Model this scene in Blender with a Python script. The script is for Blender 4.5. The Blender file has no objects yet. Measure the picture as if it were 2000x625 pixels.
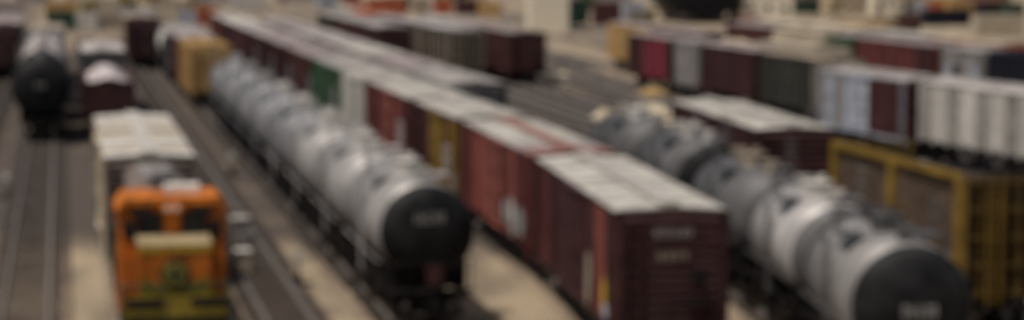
import bpy, math, random
from mathutils import Vector
random.seed(7)
S = bpy.context.scene
C = S.collection

# ---------------------------------------------------------------- camera, sky, sun, exposure
FPX, CAM_H = 4400.0, 11.9                     # focal length in photo pixels (2000 wide), eye above the rails
PITCH = math.atan(412.5 / FPX)
cam_data = bpy.data.cameras.new('camera')
cam = bpy.data.objects.new('camera', cam_data); C.objects.link(cam)
cam_data.sensor_width = 36.0
cam_data.lens = 36.0 * FPX / 2000.0
cam_data.clip_start = 0.5; cam_data.clip_end = 6000.0
cam.location = (0, 0, CAM_H)
cam.rotation_euler = (math.pi / 2 - PITCH, 0, 0)
cam_data.dof.use_dof = True                    # the lens is focused close by: everything in the yard is soft
cam_data.dof.focus_distance = 2.0
cam_data.dof.aperture_fstop = 6.8
S.camera = cam

SUN_EL, SUN_AZ = math.radians(66), math.radians(238)   # azimuth from +Y, clockwise: high on the left
w = bpy.data.worlds.new('World'); S.world = w; w.use_nodes = True
nt = w.node_tree
sky = nt.nodes.new('ShaderNodeTexSky'); sky.sky_type = 'NISHITA'; sky.sun_disc = False
sky.sun_elevation = SUN_EL; sky.sun_rotation = SUN_AZ; sky.dust_density = 5.0; sky.air_density = 1.2; sky.ozone_density = 1.0
bg = nt.nodes['Background']; bg.inputs['Strength'].default_value = 0.05
nt.links.new(sky.outputs[0], bg.inputs[0])
sd = bpy.data.lights.new('sun', 'SUN'); sd.energy = 3.1; sd.angle = math.radians(1.5); sd.color = (1.0, 0.93, 0.84)
sun = bpy.data.objects.new('sun', sd); C.objects.link(sun)
sdir = Vector((math.sin(SUN_AZ) * math.cos(SUN_EL), math.cos(SUN_AZ) * math.cos(SUN_EL), math.sin(SUN_EL)))
sun.rotation_euler = sdir.to_track_quat('Z', 'Y').to_euler(); sun.location = (0, 0, 60)
S.view_settings.view_transform = 'Standard'; S.view_settings.look = 'None'
S.view_settings.exposure = -0.05; S.view_settings.gamma = 1.0
S.cycles.max_bounces = 4

def at(u, v, z=0.0):
    """world point at height z seen at photo pixel (u, v)"""
    c, s = math.cos(PITCH), math.sin(PITCH)
    rx, ry, rz = u - 1000.0, FPX * c + (312.5 - v) * s, -FPX * s + (312.5 - v) * c
    t = (z - CAM_H) / rz
    return Vector((rx * t, ry * t, z))

# ---------------------------------------------------------------- materials
MATS = {}
def mat(name, rgb, rough=0.75, var=0.25, scale=1.5, metal=0.0, grime=0.25, bump=0.0, rust=None, spec=0.35):
    """paint with patchy fading, streaks of grime and optional rust"""
    if name in MATS: return MATS[name]
    m = bpy.data.materials.new(name); m.use_nodes = True; n = m.node_tree; N = n.nodes; L = n.links
    b = N['Principled BSDF']; b.inputs['Roughness'].default_value = rough; b.inputs['Metallic'].default_value = metal; b.inputs['Specular IOR Level'].default_value = spec
    tc = N.new('ShaderNodeTexCoord'); oi = N.new('ShaderNodeObjectInfo')
    off = N.new('ShaderNodeVectorMath'); off.operation = 'MULTIPLY_ADD'; off.inputs[1].default_value = (37, 53, 29)
    L.new(oi.outputs['Random'], off.inputs[0]); L.new(tc.outputs['Object'], off.inputs[2])   # every piece weathers differently
    def noise(sc, det, stretch=None):
        t = N.new('ShaderNodeTexNoise'); t.inputs['Scale'].default_value = sc; t.inputs['Detail'].default_value = det
        if stretch:
            mp = N.new('ShaderNodeMapping'); mp.inputs['Scale'].default_value = stretch
            L.new(off.outputs[0], mp.inputs[0]); L.new(mp.outputs[0], t.inputs[0])
        else: L.new(off.outputs[0], t.inputs[0])
        return t
    def ramp(src, a, bb):
        r = N.new('ShaderNodeMapRange'); r.inputs[1].default_value = a; r.inputs[2].default_value = bb
        L.new(src, r.inputs[0]); return r.outputs[0]
    def mix(f, A, B):
        x = N.new('ShaderNodeMix'); x.data_type = 'RGBA'; L.new(f, x.inputs[0])
        for q, i in ((A, 6), (B, 7)):
            if isinstance(q, tuple): x.inputs[i].default_value = (*q, 1)
            else: L.new(q, x.inputs[i])
        return x.outputs[2]
    lo = tuple(c * (1 - var) for c in rgb); hi = tuple(min(1, c * (1 + var * 0.8) + 0.01) for c in rgb)
    col = mix(ramp(noise(scale, 6).outputs[0], 0.35, 0.65), lo, hi)
    if grime:
        g = ramp(noise(1.0, 5, (2.5, 2.5, 0.35)).outputs[0], 0.52, 0.75)
        mm = N.new('ShaderNodeMath'); mm.operation = 'MULTIPLY'; mm.inputs[1].default_value = grime; L.new(g, mm.inputs[0])
        col = mix(mm.outputs[0], col, (0.05, 0.042, 0.036))
    if rust:
        r = ramp(noise(0.9, 8).outputs[0], rust, rust + 0.1)
        col = mix(r, col, (0.17, 0.075, 0.04))
    hs = N.new('ShaderNodeHueSaturation'); fade = N.new('ShaderNodeMapRange'); fade.inputs[3].default_value = 0.84; fade.inputs[4].default_value = 1.14
    L.new(oi.outputs['Random'], fade.inputs[0]); L.new(fade.outputs[0], hs.inputs['Value']); L.new(col, hs.inputs['Color'])
    L.new(hs.outputs[0], b.inputs['Base Color'])
    if bump:
        bp = N.new('ShaderNodeBump'); bp.inputs['Strength'].default_value = bump
        L.new(noise(12, 6).outputs[0], bp.inputs['Height']); L.new(bp.outputs[0], b.inputs['Normal'])
    MATS[name] = m
    return m

def ground_mat(name, dark, tan, stone, edge=0.0):
    m = bpy.data.materials.new(name); m.use_nodes = True; n = m.node_tree; N = n.nodes; L = n.links
    b = N['Principled BSDF']; b.inputs['Roughness'].default_value = 0.95
    g = N.new('ShaderNodeNewGeometry'); sx = N.new('ShaderNodeSeparateXYZ'); L.new(g.outputs['Position'], sx.inputs[0])
    def noise(sc, det, str_=None):
        t = N.new('ShaderNodeTexNoise'); t.inputs['Scale'].default_value = sc; t.inputs['Detail'].default_value = det
        if str_:
            mp = N.new('ShaderNodeMapping'); mp.inputs['Scale'].default_value = str_
            L.new(g.outputs['Position'], mp.inputs[0]); L.new(mp.outputs[0], t.inputs[0])
        else: L.new(g.outputs['Position'], t.inputs[0])
        return t.outputs[0]
    def mth(op, A, B):
        x = N.new('ShaderNodeMath'); x.operation = op; x.use_clamp = (op != 'MULTIPLY')
        x = x
        for q, i in ((A, 0), (B, 1)):
            if isinstance(q, (int, float)): x.inputs[i].default_value = q
            else: L.new(q, x.inputs[i])
        return x.outputs[0]
    def rng(src, a, bb, c=0.0, d=1.0):
        r = N.new('ShaderNodeMapRange'); r.interpolation_type = 'SMOOTHSTEP'
        for i, q in enumerate((a, bb, c, d)): r.inputs[i + 1].default_value = q
        L.new(src, r.inputs[0]); return r.outputs[0]
    def mix(f, A, B):
        x = N.new('ShaderNodeMix'); x.data_type = 'RGBA'; L.new(f, x.inputs[0])
        for q, i in ((A, 6), (B, 7)):
            if isinstance(q, tuple): x.inputs[i].default_value = (*q, 1)
            else: L.new(q, x.inputs[i])
        return x.outputs[2]
    # sandy dirt lies at the near end of the yard and beyond its middle, oily cinders between
    wob = noise(0.05, 3)
    w10 = mth('MULTIPLY', wob, 22.0)
    yy = N.new('ShaderNodeMath'); yy.operation = 'ADD'; L.new(sx.outputs[1], yy.inputs[0]); L.new(w10, yy.inputs[1])
    near = rng(yy.outputs[0], 97 + edge, 110 + edge, 1, 0)
    xk = N.new('ShaderNodeMath'); xk.operation = 'MULTIPLY_ADD'; L.new(sx.outputs[0], xk.inputs[0]); xk.inputs[1].default_value = 1.2; L.new(yy.outputs[0], xk.inputs[2])
    far = rng(xk.outputs[0], 204, 228)
    zone = mth('ADD', near, far)
    blot = rng(noise(0.35, 6, (1, 0.35, 1)), 0.38, 0.62, 0.45, 1.0)
    zone = mth('MULTIPLY', zone, blot)
    patch = rng(noise(0.12, 5), 0.58, 0.7, 0, 0.22)
    zone = mth('MAXIMUM', zone, patch)
    col = mix(zone, dark, tan)
    col = mix(rng(noise(6.0, 4), 0.35, 0.7, 0.0, 0.45), col, stone)
    L.new(col, b.inputs['Base Color'])
    bp = N.new('ShaderNodeBump'); bp.inputs['Strength'].default_value = 0.6; bp.inputs['Distance'].default_value = 0.05
    L.new(noise(9, 8), bp.inputs['Height']); L.new(bp.outputs[0], b.inputs['Normal'])
    return m

M_ground = ground_mat('yard_dirt', (0.064, 0.045, 0.034), (0.42, 0.33, 0.22), (0.13, 0.115, 0.10))
M_bed = ground_mat('ballast', (0.050, 0.037, 0.029), (0.33, 0.25, 0.17), (0.09, 0.08, 0.073), -6)
M_rail = mat('rail_steel', (0.30, 0.27, 0.25), 0.4, 0.2, metal=0.3, grime=0.1)
M_tie = mat('tie_wood', (0.07, 0.055, 0.045), 0.9, 0.4)
M_maroon = mat('maroon_paint', (0.052, 0.014, 0.015), 0.65)
M_maroon2 = mat('maroon_brown_paint', (0.070, 0.022, 0.021), 0.65, rust=0.62)
M_pale_red = mat('pale_red_paint', (0.29, 0.085, 0.064), 0.65)  # paler red for some side panels and doors
M_red = mat('dark_red_paint', (0.13, 0.032, 0.029), 0.6)
M_crimson = mat('crimson_paint', (0.22, 0.03, 0.05), 0.6)
M_pink = mat('salmon_red_roof', (0.36, 0.18, 0.15), 0.7)
M_green = mat('green_paint', (0.045, 0.11, 0.05), 0.6)
M_green2 = mat('olive_paint', (0.042, 0.040, 0.032), 0.6)
M_yellow = mat('yellow_paint', (0.27, 0.16, 0.022), 0.6)
M_yshade = mat('shaded_dirty_yellow', (0.15, 0.088, 0.012), 0.7, 0.3, grime=0.5)  # shade on the end gate painted in as darker yellow, plus grime
M_yellow2 = mat('ochre_paint', (0.48, 0.30, 0.12), 0.6)
M_cream = mat('cream_paint', (0.55, 0.47, 0.36), 0.65)
M_white = mat('white_paint', (0.62, 0.59, 0.54), 0.6, 0.15, grime=0.35)
M_grey = mat('grey_paint', (0.30, 0.28, 0.27), 0.6)
M_white2 = mat('clean_white_paint', (0.78, 0.75, 0.70), 0.5, 0.1, grime=0.15)
M_grey2 = mat('shaded_grey_panel', (0.30, 0.285, 0.26), 0.7)  # shade between the hopper's lobes, put into the colour of alternate panels
M_pale = mat('galvanised_roof', (0.55, 0.52, 0.47), 0.55, 0.22, grime=0.45)
M_pale2 = mat('weathered_roof', (0.47, 0.43, 0.41), 0.6, 0.3, grime=0.5)
M_pinkgrey = mat('pinkish_roof', (0.40, 0.34, 0.33), 0.65, 0.3, grime=0.4)
M_lblue = mat('pale_blue_paint', (0.42, 0.45, 0.52), 0.6)
M_navy = mat('navy_paint', (0.010, 0.012, 0.022), 0.6, spec=.15)
M_black = mat('black_paint', (0.008, 0.008, 0.009), 0.6, 0.3, grime=0.1, spec=.2)
M_under = mat('underframe_black', (0.012, 0.010, 0.010), 0.85, 0.4, grime=0.2, spec=.1)
M_steel = mat('wheel_steel', (0.10, 0.085, 0.075), 0.5, metal=0.5)
M_silver = mat('silver_tank_paint', (0.42, 0.40, 0.39), 0.42, 0.2, scale=0.8, grime=0.4, metal=0.15)
M_silver3 = mat('grey_silver_tank_paint', (0.27, 0.258, 0.25), 0.5, 0.22, scale=0.8, grime=0.5, metal=0.15)
M_silver2 = mat('dull_silver_tank_paint', (0.23, 0.23, 0.245), 0.52, 0.24, scale=0.8, grime=0.5, metal=0.15)
M_dgrey = mat('dark_grey_tank_paint', (0.10, 0.098, 0.10), 0.5, 0.3, scale=0.8)
M_brownside = mat('brown_perforated_side', (0.12, 0.078, 0.05), 0.8, 0.25)
M_orange = mat('orange_paint', (0.60, 0.165, 0.008), 0.55, 0.3, grime=0.6)
M_orange2 = mat('rusty_orange_paint', (0.45, 0.12, 0.05), 0.6)
M_lyellow2 = mat('dirty_loco_yellow', (0.27, 0.20, 0.014), 0.5, 0.3, grime=0.5)
M_lyellow = mat('loco_yellow', (0.55, 0.36, 0.04), 0.45, 0.15, grime=0.25)
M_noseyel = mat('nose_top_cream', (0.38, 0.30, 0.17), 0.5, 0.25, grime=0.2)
M_dkgreen = mat('dark_green_stripe', (0.02, 0.055, 0.035), 0.5)
M_glass = mat('dark_glass', (0.012, 0.014, 0.018), 0.12, 0.1, grime=0)
M_hood = mat('sooty_hood_brown', (0.16, 0.125, 0.105), 0.7, 0.35)
M_mark = mat('chalky_white_lettering', (0.42, 0.40, 0.38), 0.7, grime=0.4)
M_lamp = mat('headlight_lens', (0.7, 0.68, 0.6), 0.15, 0.05, grime=0)
M_tanp = mat('tan_paint', (0.40, 0.33, 0.25), 0.7)
M_wall_cream = mat('cream_wall', (0.86, 0.78, 0.62), 0.8, 0.06, grime=0.05)
M_wall_tan = mat('tan_wall', (0.50, 0.40, 0.27), 0.85, 0.2)
M_wall_grey = mat('grey_wall', (0.33, 0.30, 0.29), 0.85, 0.2)
M_brick = mat('brick_wall', (0.26, 0.13, 0.10), 0.85, 0.25)
M_leaf = mat('dry_leaves', (0.22, 0.17, 0.05), 0.9, 0.5, scale=0.7, grime=0.1)
M_leafg = mat('green_leaves', (0.07, 0.10, 0.03), 0.9, 0.5, scale=0.7, grime=0.1)
M_bark = mat('bark', (0.10, 0.075, 0.055), 0.95)
M_chalk = mat('whitish_load', (0.46, 0.41, 0.41), 0.95, 0.35, scale=1.2, bump=0.6)
M_gravel = mat('pale_gravel', (0.50, 0.42, 0.30), 0.95, 0.25, scale=3, bump=0.6)

# ---------------------------------------------------------------- mesh helpers
class MB:
    def __init__(s): s.v = []; s.f = []; s.sm = False
    def add(s, v, f):
        o = len(s.v); s.v += v; s.f += [tuple(i + o for i in q) for q in f]
    def box(s, x0, x1, y0, y1, z0, z1):
        s.add([(x0, y0, z0), (x1, y0, z0), (x1, y1, z0), (x0, y1, z0), (x0, y0, z1), (x1, y0, z1), (x1, y1, z1), (x0, y1, z1)],
              [(0, 3, 2, 1), (4, 5, 6, 7), (0, 1, 5, 4), (1, 2, 6, 5), (2, 3, 7, 6), (3, 0, 4, 7)])
    def cyl(s, p0, p1, r, n=10, r1=None):
        p0, p1 = Vector(p0), Vector(p1); a = (p1 - p0).normalized()
        t = Vector((0, 0, 1)) if abs(a.z) < .9 else Vector((1, 0, 0))
        e = a.cross(t).normalized(); g = a.cross(e); r1 = r if r1 is None else r1
        v = []
        for p, rr in ((p0, r), (p1, r1)):
            for i in range(n):
                q = 2 * math.pi * i / n; v.append(tuple(p + (e * math.cos(q) + g * math.sin(q)) * rr))
        s.add(v, [(i, (i + 1) % n, n + (i + 1) % n, n + i) for i in range(n)] + [tuple(range(n))[::-1], tuple(range(n, 2 * n))])
    def lathe(s, prof, zc, n=28):
        """profile of (y, radius), turned about the car's long axis at height zc"""
        v, f = [], []
        for (y, r) in prof:
            for i in range(n):
                q = 2 * math.pi * i / n; v.append((r * math.cos(q), y, zc + r * math.sin(q)))
        for k in range(len(prof) - 1):
            for i in range(n):
                j = (i + 1) % n; f.append((k * n + i, k * n + j, (k + 1) * n + j, (k + 1) * n + i))
        f.append(tuple(range(n))[::-1]); f.append(tuple(range((len(prof) - 1) * n, len(prof) * n)))
        s.add(v, f); s.sm = True
    def ext(s, poly, y0, y1):
        """(x, z) outline drawn out along y"""
        n = len(poly); v = [(x, y0, z) for x, z in poly] + [(x, y1, z) for x, z in poly]
        s.add(v, [(i, (i + 1) % n, n + (i + 1) % n, n + i) for i in range(n)] + [tuple(range(n))[::-1], tuple(range(n, 2 * n))])
    def extx(s, poly, x0, x1):
        """(y, z) outline drawn out along x"""
        n = len(poly); v = [(x0, y, z) for y, z in poly] + [(x1, y, z) for y, z in poly]
        s.add(v, [(i, (i + 1) % n, n + (i + 1) % n, n + i) for i in range(n)] + [tuple(range(n))[::-1], tuple(range(n, 2 * n))])

CACHE = {}
def part(name, key, fn, m, parent=None, loc=(0, 0, 0), rot=0.0, label=None):
    k = (name, key)
    me = CACHE.get(k)
    if me is None:
        b = MB(); fn(b); me = bpy.data.meshes.new(name); me.from_pydata(b.v, [], b.f); me.validate(); me.update()
        me.materials.append(None)
        if b.sm:
            for p in me.polygons: p.use_smooth = len(p.vertices) == 4
        CACHE[k] = me
    o = bpy.data.objects.new(name, me); C.objects.link(o)
    o.material_slots[0].link = 'OBJECT'; o.material_slots[0].material = m
    o.parent = parent; o.location = loc; o.rotation_euler = (0, 0, rot)
    if label: o['label'] = label
    return o

def thing(name, label, cat, loc, rot=0.0, group=None):
    o = bpy.data.objects.new(name, None); C.objects.link(o); o.empty_display_size = 0.5
    o.location = loc; o.rotation_euler = (0, 0, rot); o['label'] = label; o['category'] = cat
    if group: o['group'] = group
    return o

# ---------------------------------------------------------------- rail car pieces
def truck(t, y):
    def f(b):
        for s in (-1, 1):
            x = s * 1.0
            b.extx([(-1.15, .42), (-.55, .30), (.55, .30), (1.15, .42), (1.15, .60), (.45, .80), (-.45, .80), (-1.15, .60)], x - .07, x + .07)
        b.box(-1.0, 1.0, -.22, .22, .45, .85)
    k = part('truck', 0, f, M_under, t, (0, y, 0))
    def g(b):
        b.cyl((-.9, 0, .42), (.9, 0, .42), .07, 8)
        for s in (-1, 1):
            b.cyl((s * .70, 0, .42), (s * .82, 0, .42), .42, 16); b.cyl((s * .66, 0, .42), (s * .70, 0, .42), .46, 16)
    for dy in (-.85, .85): part('wheelset', 0, g, M_steel, k, (0, dy, 0))

def coupler(t, y, s):
    def f(b):
        b.box(-.10, .10, 0, .55, .78, .98); b.box(-.17, .17, .5, .78, .72, 1.04); b.box(-.25, -.12, .62, .88, .74, 1.02)
        b.cyl((.35, 0, .85), (.28, .6, .45), .03, 6)
    part('coupler', 0, f, M_under, t, (0, y, 0), 0 if s > 0 else math.pi)

def ladder(t, x, y, z0, z1, w=.42, m=None, along='y', key=''):
    n = max(3, int((z1 - z0) / .38))
    def f(b):
        for q in (-w / 2, w / 2):
            if along == 'y': b.box(-.025, .025, q - .025, q + .025, 0, z1 - z0)
            else: b.box(q - .025, q + .025, -.025, .025, 0, z1 - z0)
        for i in range(n):
            z = (i + .5) * (z1 - z0) / n
            if along == 'y': b.box(-.018, .018, -w / 2, w / 2, z - .018, z + .018)
            else: b.box(-w / 2, w / 2, -.018, .018, z - .018, z + .018)
    part('ladder', (along, w, round(z1 - z0, 2)), f, m or M_under, t, (x, y, z0))

def underframe(t, L, z=1.05, w=2.7):
    def f(b):
        b.box(-.28, .28, -L / 2 + .05, L / 2 - .05, z - .32, z - .01)
        for s in (-1, 1): b.box(s * w / 2 - .06, s * w / 2 + .06, -L / 2 + .1, L / 2 - .1, z - .22, z - .012)
        k = int(L / 2)
        for i in range(k + 1):
            y = -L / 2 + .15 + i * (L - .3) / k; b.box(-w / 2, w / 2, y - .06, y + .06, z - .18, z - .015)
        b.box(.5, 1.1, -.9, .9, z - .62, z - .25); b.cyl((-.8, -.8, z - .4), (-.8, .7, z - .4), .2, 10)
    part('underframe', (L, z, w), f, M_under, t)

def running(t, L, z=1.05, inset=2.0, w=2.7):
    underframe(t, L, z, w)
    truck(t, -L / 2 + inset); truck(t, L / 2 - inset)
    coupler(t, -L / 2, -1); coupler(t, L / 2, 1)

def boxcar(t, L, side, roof, end, door=None, H=4.6, detail=2, panels=None, doorw=2.6, W=1.58, graf=None, roofs=None, rib=True):
    """panels: materials for side panels counted from the near end"""
    door = door or side
    running(t, L, 1.05, min(2.2, L * .14))
    z0, z1 = 1.05, H - .18
    n = 4 if detail == 2 else 2
    half = (L - doorw) / 2; pw = half / n
    def core(b): b.box(-W + .06, W - .06, -L / 2 + .06, L / 2 - .06, z0 - .02, z1 - .02)
    part('body', (L, H, W), core, side, t)
    def pan(b):
        b.box(0, .05, .015, pw - .015, z0 + .08, z1 - .06)
        if rib:
            k = 3
            for i in range(k):
                y = (i + .5) * pw / k; b.box(.05, .085, y - .09, y + .09, z0 + .14, z1 - .12)
        b.box(.05, .12, .015, .10, z0 + .02, z1 - .02)
    for s in (-1, 1):
        for i in range(2 * n):
            y = -L / 2 + (i * pw if i < n else i * pw + doorw)
            m = side
            if panels and i < len(panels) and panels[i]: m = panels[i]
            if s < 0: part('side_panel', (L, H, pw, rib, doorw), pan, m, t, (-W + .06, y + pw, 0), math.pi)
            else: part('side_panel', (L, H, pw, rib, doorw), pan, m, t, (W - .06, y, 0))
        def dr(b):
            b.box(0, .12, -doorw / 2 + .03, doorw / 2 - .03, z0 + .06, z1 - .10)
            for q in range(4):
                z = z0 + .35 + q * (z1 - z0 - .6) / 3; b.box(.12, .16, -doorw / 2 + .12, doorw / 2 - .12, z - .05, z + .05)
            b.box(.10, .20, -doorw / 2 - .2, doorw / 2 + .9, z1 - .09, z1 - .03); b.box(.10, .2, -doorw / 2 - .2, doorw / 2 + .9, z0 - .0, z0 + .05)
        d = part('door', (L, H, doorw), dr, door, t, (s * (W - .06), 0, 0), 0 if s > 0 else math.pi)
        if detail == 2:
            def rod(b): b.cyl((.19, .3, z0 + .1), (.19, .3, z1 - .15), .03, 6); b.box(.16, .22, .1, .5, 2.3, 2.4)
            part('lock_rod', (H,), rod, M_under, d)
    def sill(b):
        for s in (-1, 1):
            b.box(s * W - .05 if s > 0 else -W - .03, s * W + .03 if s > 0 else -W + .05, -L / 2 + .02, L / 2 - .02, z0 - .1, z0 + .06)
            b.box(s * (W + .0) - .04, s * (W + .0) + .05, -L / 2 + .02, L / 2 - .02, z1 - .04, z1 + .04)
    part('side_sill', (L, H, W), sill, side, t)
    # roof: one panel every two metres with raised seams
    k = max(4, int(round(L / 2.0))) if detail == 2 else 3
    rw = L / k
    def rp(b):
        b.ext([(-W - .04, z1 + .045), (W + .04, z1 + .045), (W + .04, z1 + .08), (0, H - .02), (-W - .04, z1 + .08)], .012, rw - .012)
        b.ext([(-W - .05, z1 + .082), (-W - .05, z1 + .12), (0, H + .03), (W + .05, z1 + .12), (W + .05, z1 + .082), (0, H - .018)], -.05, .05)
    for i in range(k):
        part('roof_panel', (L, H, k), rp, (roofs[i % len(roofs)] if roofs else roof), t, (0, -L / 2 + i * rw, 0))
    def walk(b):
        for q in (-.2, 0, .2): b.box(q - .085, q + .085, -L / 2 + .1, L / 2 - .1, H + .07, H + .10)
        for i in range(int(L / 1.5)): b.box(-.3, .3, -L / 2 + .4 + i * 1.5, -L / 2 + .46 + i * 1.5, H + .0, H + .068)
    part('roof_walk', (L, H), walk, roof, t)
    # corrugated ends
    def ep(b):
        h = (z1 - z0 - .1) / 3
        b.box(-W + .05, W - .05, -.03, .06, .02, h - .02)
        for q in range(4):
            z = (q + .5) * h / 4
            b.extx([(-.03, z - .10), (-.11, z - .03), (-.11, z + .03), (-.03, z + .10)], -W + .22, W - .22)
        for s in (-1, 1): b.box(s * (W - .08) - .06, s * (W - .08) + .06, -.08, .0, 0, h)
    h = (z1 - z0 - .1) / 3
    for s in (-1, 1):
        for i in range(3):
            part('end_panel', (H, W), ep, end, t, (0, s * (L / 2 - .0), z0 + .05 + i * h), 0 if s < 0 else math.pi)
    if detail == 2:
        def gable(b): b.ext([(-W, z1 + .02), (W, z1 + .02), (0, H - .04)], -.02, .05)
        part('end_cap', (H, W), gable, end, t, (0, -L / 2 - .03, 0))
        for s in (-1, 1):
            ladder(t, s * (W + .10), s * -(L / 2 - .42) * -1 if False else -L / 2 + .42, z0 - .45, z1, m=side)
            ladder(t, s * (W + .10), L / 2 - .42, z0 - .45, z1, m=side)
        ladder(t, -W + .45, -L / 2 - .16, z0 - .4, z1 - .2, along='x', m=end)
        def bw(b):
            b.cyl((0, 0, 0), (0, -.05, 0), .26, 14); b.cyl((0, .12, 0), (0, -.09, 0), .04, 6)
            b.box(-.4, .4, -.25, .1, -.75, -.70)
        part('brake_wheel', 0, bw, M_under, t, (.75, -L / 2 - .25, 2.6))
    return t

def marks(t, x, y, z, n, w, h, facing='end', m=None, name='reporting_mark', gap=.35):
    """a short row of blocky painted characters, too worn to read"""
    rs = random.Random(int(abs(x * 37 + y * 11 + z * 101)) + n)
    def f(b):
        cw = w / n
        for i in range(n):
            a = -w / 2 + i * cw; e = a + cw * (1 - gap)
            segs = [(a, a + cw * .16, 0, h), (e - cw * .16, e, 0, h), (a, e, h * .84, h), (a, e, 0, h * .16), (a, e, h * .42, h * .58)]
            keep = rs.sample(segs, 3 + rs.randint(0, 1))
            for (p, q, r, s_) in keep:
                b.box(p, q, -.008, .0, r, s_)
    rot = {'end': 0, 'left': -math.pi / 2}[facing]
    part(name, (n, w, h, x, z), f, m or M_mark, t, (x, y, z), rot)

def blob(name, t, x, y, z, w, h, m, facing='left', seed=1):
    """an irregular flat painted shape on a car side"""
    rs = random.Random(seed)
    def f(b):
        n = 14; p = []
        for i in range(n):
            q = 2 * math.pi * i / n; r = .75 + .35 * rs.random()
            p.append((w / 2 * r * math.cos(q), h / 2 * r * math.sin(q)))
        b.ext(p, -.008, 0)
    part(name, (w, h, seed), f, m, t, (x, y, z), {'end': 0, 'left': -math.pi / 2}[facing])

def tankcar(t, L, shell, end, D=3.0, zc=3.05, detail=2, dome=None, heads=None, band=None, walkm=None, rear_end=None):
    TL = L - .9; R = D / 2
    running(t, L, 1.25, min(1.9, L * .17), 2.3)
    def body(b): b.lathe([(-TL / 2 + .45, R), (TL / 2 - .45, R)], zc, 36)
    part('tank_shell', (L, D, zc), body, shell, t)
    def hd(b):
        b.lathe([(-.50, .10), (-.485, R * .35), (-.43, R * .62), (-.31, R * .84), (-.14, R * .965), (0.0, R + .004), (.03, R + .004)], zc, 36)
    for s in (-1, 1):
        part('tank_head', (D, zc), hd, end if s < 0 or rear_end is None else rear_end, t, (0, s * (TL / 2 - .47), 0), 0 if s < 0 else math.pi)
    k = 3 if detail == 2 else 1
    def bd(b): b.lathe([(-.06, R + .012), (-.05, R + .03), (.05, R + .03), (.06, R + .012)], zc, 36)
    for i in range(k):
        part('tank_band', (D, zc), bd, band or shell, t, (0, (i - (k - 1) / 2) * TL / 3.4, 0))
    dm = dome or shell
    def dome_f(b):
        b.cyl((0, 0, 0), (0, 0, .42), .42, 18); b.cyl((0, 0, .42), (0, 0, .49), .47, 18); b.cyl((.1, .1, .49), (.1, .1, .68), .14, 10)
    part('manway_dome', 0, dome_f, dm, t, (0, 0, zc + R - .06))
    def valve(b): b.cyl((0, 0, 0), (0, 0, .34), .20, 12); b.box(-.28, .28, -.16, .16, .34, .44)
    for y in (-TL * .3, TL * .3): part('valve_housing', 0, valve, dm, t, (0, y, zc + R - .04))
    def plat(b):
        for s in (-1, 1):
            b.box(s * 1.02 - .32, s * 1.02 + .32, -.62, .62, 0, .05)
            for y in (-.6, 0, .6): b.cyl((s * 1.32, y, .05), (s * 1.32, y, .95), .025, 6)
            for z in (.5, .95): b.box(s * 1.32 - .022, s * 1.32 + .022, -.6, .6, z - .022, z + .022)
        for y in (-.6, .55): b.box(-.7, .7, y, y + .05, .002, .045)
    part('platform', 0, plat, walkm or M_silver, t, (0, 0, zc + R - .12))
    for s in (-1, 1): ladder(t, s * (R + .06), 0, 1.3, zc + R - .1, w=.5, m=walkm or M_silver)
    def cradle(b): b.ext([(-1.3, 1.24), (1.3, 1.24), (1.3, 2.1), (1.0, 1.85), (-1.0, 1.85), (-1.3, 2.1)], -.25, .25)
    for y in (-TL / 2 + 1.0, TL / 2 - 1.0): part('cradle', 0, cradle, M_under, t, (0, y, 0))
    if detail == 2:
        def rail(b):
            for s in (-1, 1):
                b.cyl((s * (R + .1), -TL / 2 + .3, 2.2), (s * (R + .1), TL / 2 - .3, 2.2), .03, 6)
            for s in (-1, 1):
                for y in (-TL / 2 + .3, 0.5, TL / 2 - .3): b.cyl((s * (R - .05), y, 2.2), (s * (R + .1), y, 2.2), .025, 6)
        part('handrail', (L, D), rail, walkm or M_under, t)
        def endp(b):
            b.box(-1.35, 1.35, -.02, .45, 1.26, 1.31)
            for x in (-1.25, 1.25): b.cyl((x, 0, 1.31), (x, 0, 2.2), .03, 6)
            b.cyl((-1.25, 0, 2.2), (1.25, 0, 2.2), .03, 6)
        for s in (-1, 1): part('end_platform', 0, endp, M_under, t, (0, s * L / 2, 0), 0 if s < 0 else math.pi)
    return t

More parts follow.
